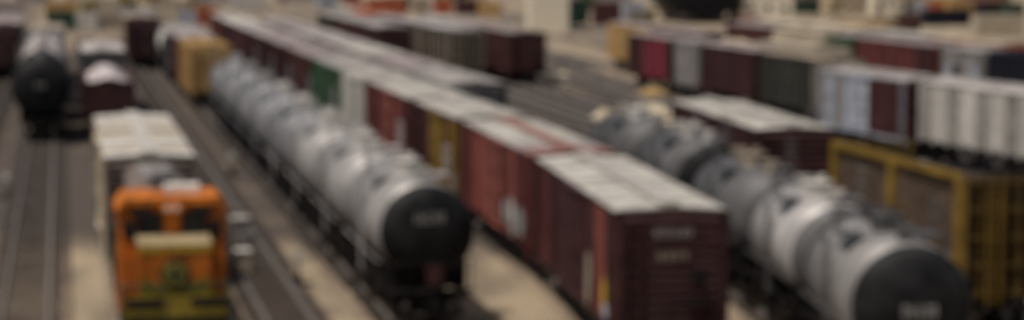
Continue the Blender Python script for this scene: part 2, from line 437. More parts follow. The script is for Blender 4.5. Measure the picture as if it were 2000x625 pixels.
def hopper(t, L, side, roof, H=4.65, hatchm=None, rib=None, alt=None):
    W = 1.58; running(t, L, 1.15, 1.7)
    z0, z1 = 1.25, H - .2
    def body(b):
        b.extx([(-L / 2 + .2, z1), (-L / 2 + .2, 3.0), (-L / 2 + 2.4, z0), (L / 2 - 2.4, z0), (L / 2 - .2, 3.0), (L / 2 - .2, z1)], -W + .1, W - .1)
    part('body', (L, H), body, side, t)
    n = 10; sp = (L - .6) / n
    def rb(b):
        b.box(0, .14, -.07, .07, z0 - .1, z1 - .03)
    for s in (-1, 1):
        for i in range(n + 1):
            part('side_rib', (L, H), rb, rib or side, t, (s * (W - .1), -L / 2 + .3 + i * sp, 0), 0 if s > 0 else math.pi)
        def pn(b): b.box(0, .05, .09, sp - .09, z0 + .1, z1 - .05)
        for i in range(n):
            y = -L / 2 + .3 + i * sp
            part('side_panel', (L, H), pn, alt if (alt and i % 2) else side, t, (s * (W - .1), y if s > 0 else y + sp, 0), 0 if s > 0 else math.pi)
    def rf(b): b.ext([(-W, z1), (W, z1), (W - .02, z1 + .08), (.55, H), (-.55, H), (-W + .02, z1 + .08)], -L / 2 + .1, L / 2 - .1)
    part('roof', (L, H), rf, roof, t)
    def ht(b): b.box(-.45, .45, -.62, .62, 0, .10); b.box(-.38, .38, -.5, .5, .10, .14)
    k = int(L / 1.7)
    for i in range(k): part('roof_hatch', 0, ht, hatchm or roof, t, (0, -L / 2 + .95 + i * (L - 1.9) / (k - 1), H + .002))
    def bay(b):
        for i in range(3):
            y = (i - 1) * (L - 5.5) / 3
            b.extx([(y - 1.1, z0 - .01), (y + 1.1, z0 - .01), (y + .25, .45), (y - .25, .45)], -1.1, 1.1)
    part('discharge_bay', (L,), bay, side, t)
    def es(b):
        for s in (-1, 1):
            for x in (-1.3, 0, 1.3): b.box(x - .06, x + .06, s * (L / 2 - .12) - .06, s * (L / 2 - .12) + .06, 1.16, 3.0)
            b.box(-1.45, 1.45, s * (L / 2 - .1) - .07, s * (L / 2 - .1) + .07, 2.98, 3.1)
    part('end_frame', (L,), es, side, t)
    ladder(t, -W - .1, -L / 2 + .5, 1.0, z1, m=side); ladder(t, -W + .4, -L / 2 + .02, 1.0, z1, along='x', m=side)

def rackcar(t, L, frame, panel, H=5.0, roofm=None, nsec=2, open_top=False, railm=None, gridm=None):
    gridm = gridm or frame
    railm = railm or frame
    roofm = roofm or [M_pale2]
    W = 1.55; running(t, L, 1.1, 1.9)
    z0, z1 = 1.1, H - .35
    def deck(b):
        b.box(-W + .1, W - .1, -L / 2 + .05, L / 2 - .05, z0, z0 + .12); b.box(-W + .1, W - .1, -L / 2 + .5, L / 2 - .3, 2.9, 2.98)
    part('deck', (L,), deck, M_under, t)
    xs = [-L / 2 + i * L / nsec for i in range(nsec + 1)]
    hw = .28 if nsec < 4 else .11
    def post(b): b.box(-.0, .14, -hw, hw, z0 - .25, z1 + .12)
    def post2(b): b.extx([(-hw - .06, z0 - .25), (hw + .06, z0 - .25), (hw + .06, z1), (hw * 2.8, z1 + .16), (-hw - .06, z1 + .16)], 0, .14)
    for s in (-1, 1):
        for i, y in enumerate(xs[:1] if (open_top and s > 0) else xs):
            yy = min(max(y, -L / 2 + .29), L / 2 - .29)
            part('side_post', (L, i % 2), post2 if i else post, frame, t, (s * (W - .02), yy, 0), 0 if s > 0 else math.pi)
        def topr(b, hi=not (open_top and s > 0)):
            if hi: b.box(0, .13, -L / 2 + .1, L / 2 - .1, z1 + .10, z1 + .34)
            b.box(0, .10, -L / 2 + .1, L / 2 - .1, z0 - .22, z0 + .1)
        part('side_rail', (L, H, open_top and s > 0), topr, railm, t, (s * (W - .015), 0, 0), 0 if s > 0 else math.pi)
        npn = 5 if nsec < 4 else 1
        for i in range(nsec if not (open_top and s > 0) else 0):
            a, e = xs[i] + hw + .02, xs[i + 1] - hw - .02; pw = (e - a) / npn
            def pf(b):
                b.box(-.03, .0, .02, pw - .02, z0 + .12, z1 + .08)
                for q in range(9):
                    z = z0 + .35 + q * (z1 - z0 - .4) / 9; b.box(.0, .03, .04, pw - .04, z, z + .12)
            for j in range(npn):
                y = a + j * pw
                part('side_panel', (L, H, nsec, pw), pf, panel, t, (s * (W - .06), y if s > 0 else y + pw, 0), 0 if s > 0 else math.pi)
    def rf(b): b.ext([(-W, z1 + .34), (W, z1 + .34), (W - .25, H), (-W + .25, H)], .015, L / 8 - .015)
    nr = 8
    for i in range(0 if open_top else nr): part('roof_panel', (L, H), rf, roofm[min(i * len(roofm) // nr, len(roofm) - 1)], t, (0, -L / 2 + i * L / nr, 0))
    part('gate_shade', (H,), lambda b: b.box(-W + .1, W - .1, 0, .05, z0 + .125, z1 + .2), M_under, t, (0, -L / 2 + .02, 0))  # dark sheet painted in for the shaded interior behind the lattice
    # lattice end gate
    def bar(b): b.box(-.055, .055, -.05, .05, z0 - .1, z1 + .33)
    def hb(b): b.box(-W, W, -.03, .03, -.03, .03)
    for s in (-1, 1):
        for i in range(8):
            part('gate_bar', (H,), bar, gridm, t, (-W + .07 + i * (2 * W - .14) / 7, s * (L / 2 + .06), 0))
        for i in range(5):
            part('gate_rail', 0, hb, gridm, t, (0, s * (L / 2 + .155), z0 + .1 + i * (z1 - z0) / 4))
    ladder(t, -W + .9, -L / 2 - .25, z0 - .3, z1, along='x', m=frame)

def gondola(t, L, side, load, H=2.9, heap=True):
    W = 1.5; running(t, L, 1.05, 2.0)
    def body(b):
        b.box(-W, W, -L / 2, L / 2, 1.05, 1.2)
        for s in (-1, 1):
            b.box(s * W - .05, s * W + .05, -L / 2, L / 2, 1.2, H); b.box(-W + .05, W - .05, s * L / 2 - .05, s * L / 2 + .05, 1.2, H)
            b.box(s * W - .11, s * W + .11, -L / 2 - .07, L / 2 + .07, H, H + .12)
        for s in (-1, 1): b.box(-W + .11, W - .11, s * L / 2 - .08, s * L / 2 + .08, H + .002, H + .115)
    part('body', (L, H), body, side, t)
    def rb(b): b.box(0, .12, -.08, .08, 1.0, H)
    k = int(L / 1.3)
    for s in (-1, 1):
        for i in range(k): part('side_rib', (H,), rb, side, t, (s * (W + .05), -L / 2 + .6 + i * (L - 1.2) / (k - 1), 0), 0 if s > 0 else math.pi)
    if heap:
        rs = random.Random(5)
        def hp(b):
            nx, ny = 6, 26; v, f = [], []
            for j in range(ny + 1):
                for i in range(nx + 1):
                    x = -W + .07 + i * (2 * W - .14) / nx; y = -L / 2 + .1 + j * (L - .2) / ny
                    v.append((x, y, H - .2 + .8 * math.sin(math.pi * i / nx) * (.6 + .4 * math.sin(j * .9)) + rs.uniform(-.08, .08)))
            for j in range(ny):
                for i in range(nx):
                    a = j * (nx + 1) + i; f.append((a, a + 1, a + nx + 2, a + nx + 1))
            b.add(v, f)
        o = part('load', (L, H), hp, load, t)

def loco(t):
    D = 1.55
    def deck(b):
        b.box(-1.5, 1.5, -8.7, 8.9, D - .18, D); b.box(-.8, .8, -8.3, 8.5, D - .6, D - .181)
    part('deck', 0, deck, M_under, t)
    def hood(b):
        b.ext([(-.92, D + .01), (.92, D + .01), (.92, 4.15), (.62, 4.4), (-.62, 4.4), (-.92, 4.15)], -4.28, 8.4)
    part('hood', 0, hood, M_hood, t)
    def hdoor(b): b.box(0, .04, .03, .87, D + .25, 3.75); b.box(.04, .07, .68, .74, 2.4, 3.0)
    for s in (-1, 1):
        for i in range(13):
            y = -4.1 + i * .95
            part('hood_door', 0, hdoor, M_orange if i < 9 else M_hood, t, (s * .92, y if s > 0 else y + .9, 0), 0 if s > 0 else math.pi)
    def cab(b):
        b.ext([(-1.52, D + .012), (1.52, D + .012), (1.52, 4.37), (1.30, 4.67), (-1.30, 4.67), (-1.52, 4.37)], -6.7, -4.3)
    c = part('cab', 0, cab, M_orange, t)
    def croof(b):
        b.ext([(-1.58, 4.42), (-1.33, 4.68), (1.33, 4.68), (1.58, 4.42), (1.58, 4.56), (1.36, 4.88), (-1.36, 4.88), (-1.58, 4.56)], -6.85, -4.2)
    part('cab_roof', 0, croof, M_orange, t)
    def win(b): b.box(-.30, .30, -.02, .02, 0, .5)
    def wfr(b):
        b.box(-.36, -.30, -.04, .03, -.06, .56); b.box(.30, .36, -.04, .03, -.06, .56); b.box(-.30, .30, -.04, .03, .5, .56); b.box(-.30, .30, -.04, .03, -.06, 0)
    for x in (-.62, .62):
        q = part('windscreen', 0, win, M_glass, t, (x, -6.74, 3.9)); part('window_frame', 0, wfr, M_under, q)
    def win2(b): b.box(-.17, .17, -.02, .02, 0, .5)
    for x in (-1.2, 1.2): part('side_windscreen', 0, win2, M_glass, t, (x, -6.725, 3.72))
    def sw(b): b.box(-.02, .02, -.75, .75, 0, .55)
    for s in (-1, 1): part('side_window', 0, sw, M_glass, t, (s * 1.535, -5.5, 3.55))
    # short nose with a sloped cream top
    def nose(b): b.extx([(-7.95, D + .013), (-6.72, D + .013), (-6.72, 3.78), (-7.90, 3.73), (-7.95, 3.70)], -1.0, 1.0)
    part('nose', 0, nose, M_orange, t)
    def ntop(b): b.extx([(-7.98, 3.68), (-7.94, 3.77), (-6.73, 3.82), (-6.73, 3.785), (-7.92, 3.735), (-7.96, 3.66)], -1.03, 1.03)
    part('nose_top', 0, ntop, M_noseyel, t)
    def nband(b): b.box(-1.01, 1.01, -.03, 0, 0, .16)
    part('nose_band', 0, nband, M_lyellow, t, (0, -7.952, 3.48))
    for sx in (-1, 1): part('stripe', 0, lambda b: b.box(-.5, .5, -.03, 0, 0, .26), M_black, t, (sx * .88, -8.86, 2.08))
    part('lower_stripe', 0, lambda b: b.box(-1.38, 1.38, -.03, 0, 0, .3), M_black, t, (0, -8.86, 1.5))
    def low(b): b.box(-1.0, 1.0, -.02, 0, 0, 1.0)
    part('lower_nose_panel', 0, low, M_lyellow2, t, (0, -7.952, 1.58))
    def side_low(b):
        b.box(-1.5, -1.02, -.05, 0, 0, 1.0); b.box(1.02, 1.5, -.05, 0, 0, 1.0)
    part('side_front_panel', 0, side_low, M_orange, t, (0, -6.75, 2.2))
    # round emblem: yellow disc and ring with a green cross
    def disc(b): b.cyl((0, 0, 0), (0, -.03, 0), .33, 28)
    e = part('emblem', 0, disc, M_lyellow2, t, (0, -8.002, 2.85))
    def cross(b):
        b.box(-.07, .07, -.012, 0, -.27, .27); b.box(-.27, -.072, -.012, 0, -.07, .07); b.box(.072, .27, -.012, 0, -.07, .07)
    part('emblem_cross', 0, cross, M_dkgreen, e, (0, -.032, 0))
    def ring(b):
        n = 28
        for i in range(n):
            a, c_ = 2 * math.pi * i / n, 2 * math.pi * (i + 1) / n
            p = [(.35 * math.cos(a), .35 * math.sin(a)), (.35 * math.cos(c_), .35 * math.sin(c_)), (.44 * math.cos(c_), .44 * math.sin(c_)), (.44 * math.cos(a), .44 * math.sin(a))]
            b.ext(p, -.018, 0)
    part('emblem_ring', 0, ring, M_dkgreen, e, (0, .018, 0))
    def chev(b):
        b.ext([(-.9, .38), (-.9, .16), (0, -.28), (.9, .16), (.9, .38), (0, -.04)], -.016, 0)
    part('chevron', 0, chev, M_lyellow2, t, (0, -7.974, 2.42))
    def hl(b): b.cyl((-.13, 0, 0), (-.13, -.06, 0), .09, 14); b.cyl((.13, 0, 0), (.13, -.06, 0), .09, 14)
    h = part('headlight_housing', 0, lambda b: b.box(-.30, .30, -.10, .05, -.14, .13), M_orange, t, (0, -6.80, 4.60))
    part('headlight', 0, hl, M_lamp, h, (0, -.102, 0))
    def nb(b): b.box(-.28, .28, -.10, .03, -.12, .12)
    for x in (-.85, .85): part('number_board', 0, nb, M_glass, t, (x, -6.76, 4.46))
    def horn(b):
        for i, l in enumerate((.5, .4, .3)): b.cyl((i * .14, 0, 0), (i * .14, -l, 0), .03, 8, .09)
        b.box(-.05, .33, .0, .08, -.12, .04)
    part('horn', 0, horn, M_grey, t, (-.5, -5.1, 5.05))
    def ac(b): b.box(-.5, .5, -.6, .6, 0, .22)
    part('air_conditioner', 0, ac, M_white, t, (.35, -5.4, 4.883))
    def fan(b): b.cyl((0, 0, 0), (0, 0, .16), .58, 22); b.cyl((0, 0, .16), (0, 0, .20), .20, 12)
    for y in (3.5, 5.0, 6.5): part('radiator_fan', 0, fan, M_grey, t, (0, y, 4.40))
    def ex(b): b.box(-.35, .35, -.5, .5, 0, .28); b.box(-.25, .25, -.35, .35, .28, .34)
    part('exhaust_stack', 0, ex, M_under, t, (0, .4, 4.40)); part('exhaust_stack', 0, ex, M_under, t, (0, -1.7, 4.40))
    def blower(b): b.box(-.6, .6, -.7, .7, 0, .24)
    part('blower_housing', 0, blower, M_white, t, (0, -3.3, 4.402))
    def rail(b):
        for s in (-1, 1):
            for y in [-4 + i * 1.5 for i in range(9)]: b.cyl((s * 1.45, y, D), (s * 1.45, y, D + 1.05), .022, 6)
            b.cyl((s * 1.45, -4, D + 1.05), (s * 1.45, 8, D + 1.05), .022, 6)
            for y in (-8.65, -7.7): b.cyl((s * 1.45, y, D), (s * 1.45, y, D + 1.1), .03, 6)
            b.cyl((s * 1.45, -8.65, D + 1.1), (s * 1.45, -7.7, D + 1.1), .03, 6)
            b.cyl((s * 1.45, -8.65, D + 1.1), (s * .35, -8.75, D + 1.1), .03, 6); b.cyl((s * .35, -8.75, D), (s * .35, -8.75, D + 1.1), .03, 6)
    part('handrail', 0, rail, M_dkgreen, t)
    def pilot(b): b.box(-1.4, 1.4, -8.85, -8.72, .95, 2.36)
    part('pilot', 0, pilot, M_lyellow2, t)
    def stp(b):
        for i in range(4): b.box(-.28, .28, -.25, .1, .45 + i * .28, .49 + i * .28)
        b.box(-.31, -.28, -.25, .1, .4, D); b.box(.28, .31, -.25, .1, .4, D)
    for x in (-1.2, 1.2): part('step', 0, stp, M_lyellow2, t, (x, -8.95, 0))
    def plow(b):
        b.add([(-1.4, -8.9, .95), (0, -9.35, .95), (1.4, -8.9, .95), (-1.45, -9.1, .15), (0, -9.7, .15), (1.45, -9.1, .15),
               (-1.4, -8.8, .95), (1.4, -8.8, .95), (-1.45, -8.9, .15), (1.45, -8.9, .15)],
              [(0, 3, 4, 1), (1, 4, 5, 2), (0, 1, 2, 7, 6), (3, 8, 9, 5, 4), (6, 7, 9, 8), (0, 6, 8, 3), (2, 5, 9, 7)])
    part('snow_plow', 0, plow, M_lyellow2, t)
    def hose(b):
        for x in (-.7, -.5, .5, .7): b.cyl((x, -8.88, 1.3), (x * .9, -9.1, .7), .03, 6)
    part('air_hose', 0, hose, M_under, t)
    coupler(t, -8.9, -1); coupler(t, 8.9, 1)
    def ft(b): b.ext([(-1.4, 1.3), (-1.4, .65), (-1.1, .4), (1.1, .4), (1.4, .65), (1.4, 1.3)], -2.2, 2.2)
    part('fuel_tank', 0, ft, M_under, t)
    for y in (-6, 6): truck(t, y - .5); truck(t, y + 1.0)
    def mir(b): b.box(-.03, .03, -.1, .1, -.2, .2)
    for s in (-1, 1): part('mirror', 0, mir, M_under, t, (s * 1.66, -6.4, 3.75))

# ---------------------------------------------------------------- tracks as curves: x as a function of distance
def line(x0, k=-0.2): return lambda d: x0 + k * d
def poly(pts):
    def f(d):
        if d <= pts[0][0]: a, b = pts[0], pts[1]
        elif d >= pts[-1][0]: a, b = pts[-2], pts[-1]
        else:
            for i in range(len(pts) - 1):
                if pts[i][0] <= d <= pts[i + 1][0]: a, b = pts[i], pts[i + 1]; break
        return a[1] + (b[1] - a[1]) * (d - a[0]) / (b[0] - a[0])
    def g(d):   # smoothed
        return sum(f(d + o) for o in (-12, -8, -4, 0, 4, 8, 12)) / 7
    return g

ORD = ['first', 'second', 'third', 'fourth', 'fifth', 'sixth', 'seventh', 'eighth', 'ninth', 'tenth', 'eleventh', 'twelfth']
def train(path, d0, cars, group, gap=1.25):
    """couples cars one behind the other from distance d0 on; each spec = (name, category, label, length, builder)"""
    d = d0
    for (name, cat, label, L, fn) in cars:
        x0 = path(d); d1 = d + L
        for _ in range(6):
            ln = math.hypot(path(d1) - x0, d1 - d); d1 = d + (d1 - d) * L / ln
        x1 = path(d1)
        rot = -math.atan2(x1 - x0, d1 - d)
        if fn:
            t = thing(name, label, cat, ((x0 + x1) / 2, (d + d1) / 2, 0), rot, group); fn(t, L)
        d = d1 + gap
    return d

def track(name, path, d0, d1, z=0.0, ties=300):
    step = 6.0; n = int((d1 - d0) / step); P = []
    for i in range(n + 1):
        d = d0 + i * (d1 - d0) / n; x = path(d); dx = (path(d + .5) - path(d - .5)); l = math.hypot(dx, 1)
        P.append((x, d, 1 / l, -dx / l))      # point, right-hand normal
    def sweep(b, prof):
        m = len(prof); v, f = [], []
        for (x, y, nx, ny) in P:
            for (o, zz) in prof: v.append((x + nx * o, y + ny * o, zz))
        for i in range(len(P) - 1):
            for j in range(m):
                k = (j + 1) % m; f.append((i * m + j, i * m + k, (i + 1) * m + k, (i + 1) * m + j))
        f.append(tuple(range(m))); f.append(tuple(range((len(P) - 1) * m, len(P) * m))[::-1]); b.add(v, f)
    key = name + str(round(path(100), 3)) + str(d0)
    bed = part(name, key, lambda b: sweep(b, [(-1.75, -.45), (-1.35, -.19 + z), (1.35, -.19 + z), (1.75, -.45)]), M_bed)
    bed['kind'] = 'structure'
    for s in (-1, 1):
        part('rail', key + str(s), lambda b: sweep(b, [(s * .7525 + o, zz) for o, zz in ((-.07, -.17), (-.035, -.03), (-.035, 0), (.035, 0), (.035, -.03), (.07, -.17))]), M_rail, bed)
    def tf(b):
        rs = random.Random(3); d = d0
        while d < min(d1, ties):
            x = path(d); dx = (path(d + .5) - path(d - .5)); l = math.hypot(dx, 1); nx, ny = 1 / l, -dx / l; tx, ty = dx / l, 1 / l
            h = 1.28 + rs.uniform(-.06, .06); q = .12; j = rs.uniform(-.03, .03)
            c = [(x + nx * a * h + tx * (c_ * q + j), d + ny * a * h + ty * (c_ * q + j)) for a, c_ in ((-1, -1), (1, -1), (1, 1), (-1, 1))]
            zt = -.155 + rs.uniform(-.008, .008)
            b.add([(p[0], p[1], -.3) for p in c] + [(p[0], p[1], zt) for p in c], [(4, 5, 6, 7), (0, 1, 5, 4), (1, 2, 6, 5), (2, 3, 7, 6), (3, 0, 4, 7)])
            d += .58
    o = part('ties', key, tf, M_tie, bed); o['kind'] = 'stuff'
    return bed

# ---------------------------------------------------------------- ground
def gf(b):
    xs = [-3000, -400, -150, -60, 0, 60, 150, 400, 3000]; ys = [-400, -50, 20, 60, 100, 150, 220, 350, 600, 1500, 5000]
    v = [(x, y, -.35) for y in ys for x in xs]; n = len(xs)
    b.add(v, [(j * n + i, j * n + i + 1, (j + 1) * n + i + 1, (j + 1) * n + i) for j in range(len(ys) - 1) for i in range(n - 1)])
g = part('ground', 0, gf, M_ground); g['kind'] = 'structure'

# row paths (distance, x)
P_tank = line(11.37)
P_loco = line(3.05)
P_left = line(-1.35)
P_far_left = line(-5.6)
P_mid = line(7.25)
P_box = poly([(20, 9.6), (63.6, 4.55), (81.5, 2.45), (93.4, .35), (111, -3.3), (224, -26.2), (500, -81)])
P_box2 = line(22.9)
P_rack2 = line(36.5)
P_farbox = line(41.4)
P_rtank = poly([(20, 11.3), (57.4, 10.4), (76.7, 9.05), (88, 7.2), (101.5, 5.3), (140, -2.4), (400, -54)])
P_yrack = poly([(30, 23.0), (70, 15.55), (82.5, 13.2), (95, 11.15), (110, 9.6), (150, 4), (400, -46)])
P_hop = poly([(60, 43), (115, 27.6), (136.7, 21.3), (160, 16), (420, -36)])
P_r1 = line(55.4, -.22)
P_r1b = line(61.5, -.22)
P_r3 = line(68.4, -.2)
P_r4 = line(74.5, -.2)

zz = 0
for (nm, p, a, b_) in [('track', P_left, 25, 560), ('track', P_far_left, 25, 560), ('track', line(-10), 25, 560), ('track', line(-14.4), 25, 560),
                   ('track', P_loco, 25, 560), ('track', P_mid, 25, 560), ('track', P_tank, 25, 560), ('track', line(15.0), 95, 560),
                   ('track', P_box, 25, 480), ('track', P_box2, 100, 560), ('track', line(27.1), 120, 560), ('track', line(31.6), 150, 560), ('track', P_rack2, 110, 560),
                   ('track', P_farbox, 130, 560), ('track', P_rtank, 25, 140), ('track', P_yrack, 30, 150), ('track', line(46, -.2), 170, 560),
                   ('track', P_hop, 60, 420), ('track', P_r1, 90, 480), ('track', P_r1b, 110, 480), ('track', P_r3, 90, 560), ('track', P_r4, 90, 560),
                   ('track', line(79, -.2), 90, 560), ('track', line(84, -.2), 90, 560)]:
    zz += 1
    track(nm, p, a, b_, z=-.004 * (zz % 9))
# a ladder track that swings across the open ground in the middle
track('track', lambda d: 52 - .30 * d + 9 * math.exp(-((d - 230) / 60.0) ** 2), 120, 420, z=-.040)
track('track', lambda d: 30 - .10 * d, 105, 330, z=-.044)

# ---------------------------------------------------------------- trains
def mk_tank(shell, end, **k): return lambda t, L: tankcar(t, L, shell, end, **k)
cars = []
for i in range(8):
    def fn(t, L, i=i):
        sh = M_silver if i < 3 else M_silver2
        tankcar(t, L, sh, M_black if i == 0 else sh, rear_end=sh, detail=2, walkm=M_silver if i < 4 else M_silver2, dome=M_white if i < 5 else M_silver, band=M_grey)
        if i == 0:
            marks(t, -.05, -L / 2 - .075, 3.45, 5, 1.0, .32)
            def pl(b): b.box(-.26, .26, -.05, 0, -.3, .3)
            part('end_placard', 0, pl, M_maroon2, t, (.05, -L / 2 - .25, 1.85))
            def bk(b): b.box(-.04, .04, 0, .3, -.5, .3)
            part('placard_bracket', 0, bk, M_under, t, (.05, -L / 2 - .245, 1.75))
    lab = ['silver tank car with black end leading the long centre tank row'][0] if i == 0 else f'silver tank car, {ORD[i]} from the front of the long centre tank row'
    cars.append(('tank_car', 'tank car', lab, 9.9, fn))
train(P_tank, 69.3, cars, 'silver tank cars in the centre row', .6)
def fn_y(t, L): boxcar(t, L, M_yellow2, M_yellow2, M_yellow2, detail=2)
train(P_tank, 171, [('boxcar', 'boxcar', 'ochre yellow boxcar behind the far end of the centre silver tank row', 15.5, fn_y),
                    ('boxcar', 'boxcar', 'dark maroon boxcar coupled behind the ochre yellow boxcar', 15.5, lambda t, L: boxcar(t, L, M_maroon, M_pinkgrey, M_maroon, detail=1)),
                    ('boxcar', 'boxcar', 'grey roofed boxcar far behind the ochre yellow boxcar', 15.5, lambda t, L: boxcar(t, L, M_grey, M_pale2, M_grey, detail=1))], 'freight cars behind the centre tank row')

# the long curving boxcar row
def c1(t, L):
    boxcar(t, L, M_maroon2, M_pale, M_maroon, door=M_maroon, panels=[None, M_pale_red, None, M_maroon, M_maroon, M_maroon, M_red, M_maroon], doorw=3.0, roofs=[M_pale, M_pale, M_white])
    marks(t, .05, -L / 2 - .13, 3.75, 6, 1.15, .26); marks(t, .05, -L / 2 - .13, 3.1, 4, .9, .22, m=M_tanp)
    blob('graffiti', t, -1.70, -L / 2 + 1.5, 1.95, .9, 1.0, M_lyellow, seed=3)
    blob('graffiti', t, -1.712, -L / 2 + 1.2, 1.45, .9, .5, M_lblue, seed=4)
    blob('graffiti', t, -1.70, -L / 2 + 4.4, 1.9, 1.1, 1.7, M_tanp, seed=5)
def c2(t, L):
    boxcar(t, L, M_red, M_pink, M_red, door=M_pale_red, panels=[M_red, M_red, M_pale_red, M_red, M_pale_red, M_pale_red, M_red, M_red], doorw=3.2, roofs=[M_pink, M_pinkgrey, M_pale, M_pale, M_pale, M_pale, M_pale, M_pale])
    for k, (yy, w_, h_) in enumerate([(-6.5, 1.8, 1.3), (-4.6, 1.6, 1.5), (-3.0, 1.2, 1.0)]):
        blob('graffiti', t, -1.70, yy, 1.85, w_, h_, M_grey if k != 1 else M_mark, seed=9 + k)
def bc(side, roof, end=None, **k): return lambda t, L: boxcar(t, L, side, roof, end or side, **k)
row = [('boxcar', 'boxcar', 'maroon boxcar with pale roof and ribbed end facing the camera', 16.6, c1),
       ('boxcar', 'boxcar', 'red boxcar with salmon roof behind the nearest maroon boxcar', 16.6, c2),
       ('boxcar', 'boxcar', 'boxcar with ochre and dark panels behind the salmon roofed boxcar', 12.5, bc(M_maroon, M_pale, door=M_yellow, panels=[M_yellow, M_yellow, M_maroon, M_yellow, M_maroon, M_maroon, M_maroon, M_maroon])),
       ('boxcar', 'boxcar', 'dark red boxcar with pale roof between ochre and white boxcars', 16.0, bc(M_red, M_pale, door=M_pale_red, panels=[M_maroon, M_red, M_pale_red, M_red])),
       ('boxcar', 'boxcar', 'white sided boxcar between the dark red and green boxcars', 9.5, bc(M_white, M_pale, door=M_white)),
       ('boxcar', 'boxcar', 'green boxcar in the long curved boxcar row', 15.5, bc(M_green, M_pale2, door=M_green, panels=[M_green, M_green, M_green, M_green2])),
       ('boxcar', 'boxcar', 'maroon brown boxcar directly behind the green boxcar', 16.5, bc(M_maroon2, M_pinkgrey)),
       ('boxcar', 'boxcar', 'dark maroon boxcar, eighth in the long curved boxcar row', 16.5, bc(M_maroon, M_pinkgrey)),
       ('boxcar', 'boxcar', 'maroon boxcar with pinkish roof, ninth in the long curved row', 16.5, bc(M_maroon, M_pinkgrey, detail=1)),
       ('boxcar', 'boxcar', 'maroon boxcar, tenth in the long curved boxcar row', 16.5, bc(M_maroon2, M_pale2, detail=1)),
       ('boxcar', 'boxcar', 'bright white roofed boxcar near the far end of the curved row', 16.5, bc(M_maroon, M_white, detail=1)),
       ('boxcar', 'boxcar', 'last and farthest boxcar of the long curved row', 16.5, bc(M_red, M_pale2, detail=1))]
train(P_box, 63.6, row, 'boxcars in the long curved row', 1.1)

cols = [(M_grey, M_pale2), (M_maroon, M_pinkgrey), (M_maroon2, M_pale), (M_maroon, M_pale2), (M_grey, M_pale2), (M_maroon, M_pinkgrey), (M_red, M_pale2)]
nm = ['grey', 'maroon', 'brown maroon', 'maroon', 'grey', 'maroon', 'dark red']
def b2first(t, L):
    boxcar(t, L, M_dgrey, M_pale2, M_dgrey); blob('graffiti', t, .1, -L / 2 - .14, 2.9, 2.0, 1.0, M_lblue, 'end', 6)
rw = [('boxcar', 'boxcar', 'grey boxcar at the near end of the row behind the curved row', 16, b2first)]
for i in range(1, 7):
    rw.append(('boxcar', 'boxcar', f'{nm[i]} boxcar, {ORD[i]} of the row right behind the curved boxcar row', 16, bc(cols[i][0], cols[i][1], detail=1)))
train(P_box2, 124, rw, 'boxcars in the row behind the curved row')

# loco track
t = thing('locomotive', 'orange and yellow diesel locomotive with short nose at lower left', 'locomotive', (0, 0, 0), 0)
d0 = 61.4; t.location = (P_loco(d0 + 8.7), d0 + 8.7, 0); t.rotation_euler = (0, 0, math.atan(.2)); loco(t)
def cream(t, L):
    boxcar(t, L, M_cream, M_white, M_hood, roofs=[M_white, M_cream, M_white, M_white, M_cream, M_tanp], H=4.65)
train(P_loco, 79.5, [('boxcar', 'boxcar', 'cream boxcar with white roof coupled behind the orange locomotive', 20.5, cream)], 'cars on the locomotive track')
def mhop(t, L): gondola(t, L, M_maroon2, M_chalk, H=3.2)
train(P_loco, 146, [('gondola', 'gondola', 'maroon gondola heaped with whitish load behind the cream boxcar', 16, mhop),
                    ('hopper_car', 'hopper car', 'grey hopper car directly behind the maroon gondola with whitish load', 15, lambda t, L: hopper(t, L, M_dgrey, M_pale2))], 'cars on the locomotive track')
# left track
def lt(t, L):
    tankcar(t, L, M_black, M_black, D=3.6, zc=3.2, dome=M_grey, walkm=M_dgrey); marks(t, 0, -L / 2 - .08, 3.3, 3, .6, .3)
def wt(t, L): tankcar(t, L, M_pale2, M_pale2, D=3.4, zc=3.3)
train(P_left, 140, [('tank_car', 'tank car', 'tank car with black end and whitish top at the upper left', 16, lt),
                    ('tank_car', 'tank car', 'whitish tank car coupled behind the upper left black ended one', 16, wt),
                    ('tank_car', 'tank car', 'third whitish tank car from the front on the upper left track', 16, wt),
                    ('boxcar', 'boxcar', 'dark grey boxcar behind the upper left tank cars', 16, bc(M_dgrey, M_dgrey, detail=1)),
                    ('boxcar', 'boxcar', 'tan boxcar far behind the upper left tank cars', 16, bc(M_tanp, M_tanp, detail=1))], 'cars on the upper left track')
train(P_far_left, 208, [('boxcar', 'boxcar', 'dark maroon boxcar at the left edge of the yard', 15, bc(M_maroon, M_maroon)),
                        ('boxcar', 'boxcar', 'black boxcar behind the maroon boxcar at the left edge', 15, bc(M_dgrey, M_pinkgrey, detail=1)),
                        ('boxcar', 'boxcar', 'pinkish grey boxcar farthest back at the left edge', 15, bc(M_pinkgrey, M_pinkgrey, detail=1))], 'boxcars at the left edge')
# small cluster behind the cream car
train(line(8.6, -.2), 228, [('boxcar', 'boxcar', 'dark purple maroon boxcar left of the ochre yellow boxcar', 15, bc(M_maroon, M_maroon)),
                         ('boxcar', 'boxcar', 'tan boxcar behind the dark purple maroon boxcar', 15, bc(M_tanp, M_tanp, detail=1))], 'cars left of the ochre boxcar')
train(line(12.9 - 2.2, -.2), 206, [('tank_car', 'tank car', 'pale topped tank car with black end beside the ochre boxcar', 13, mk_tank(M_white, M_black, detail=1))], None)
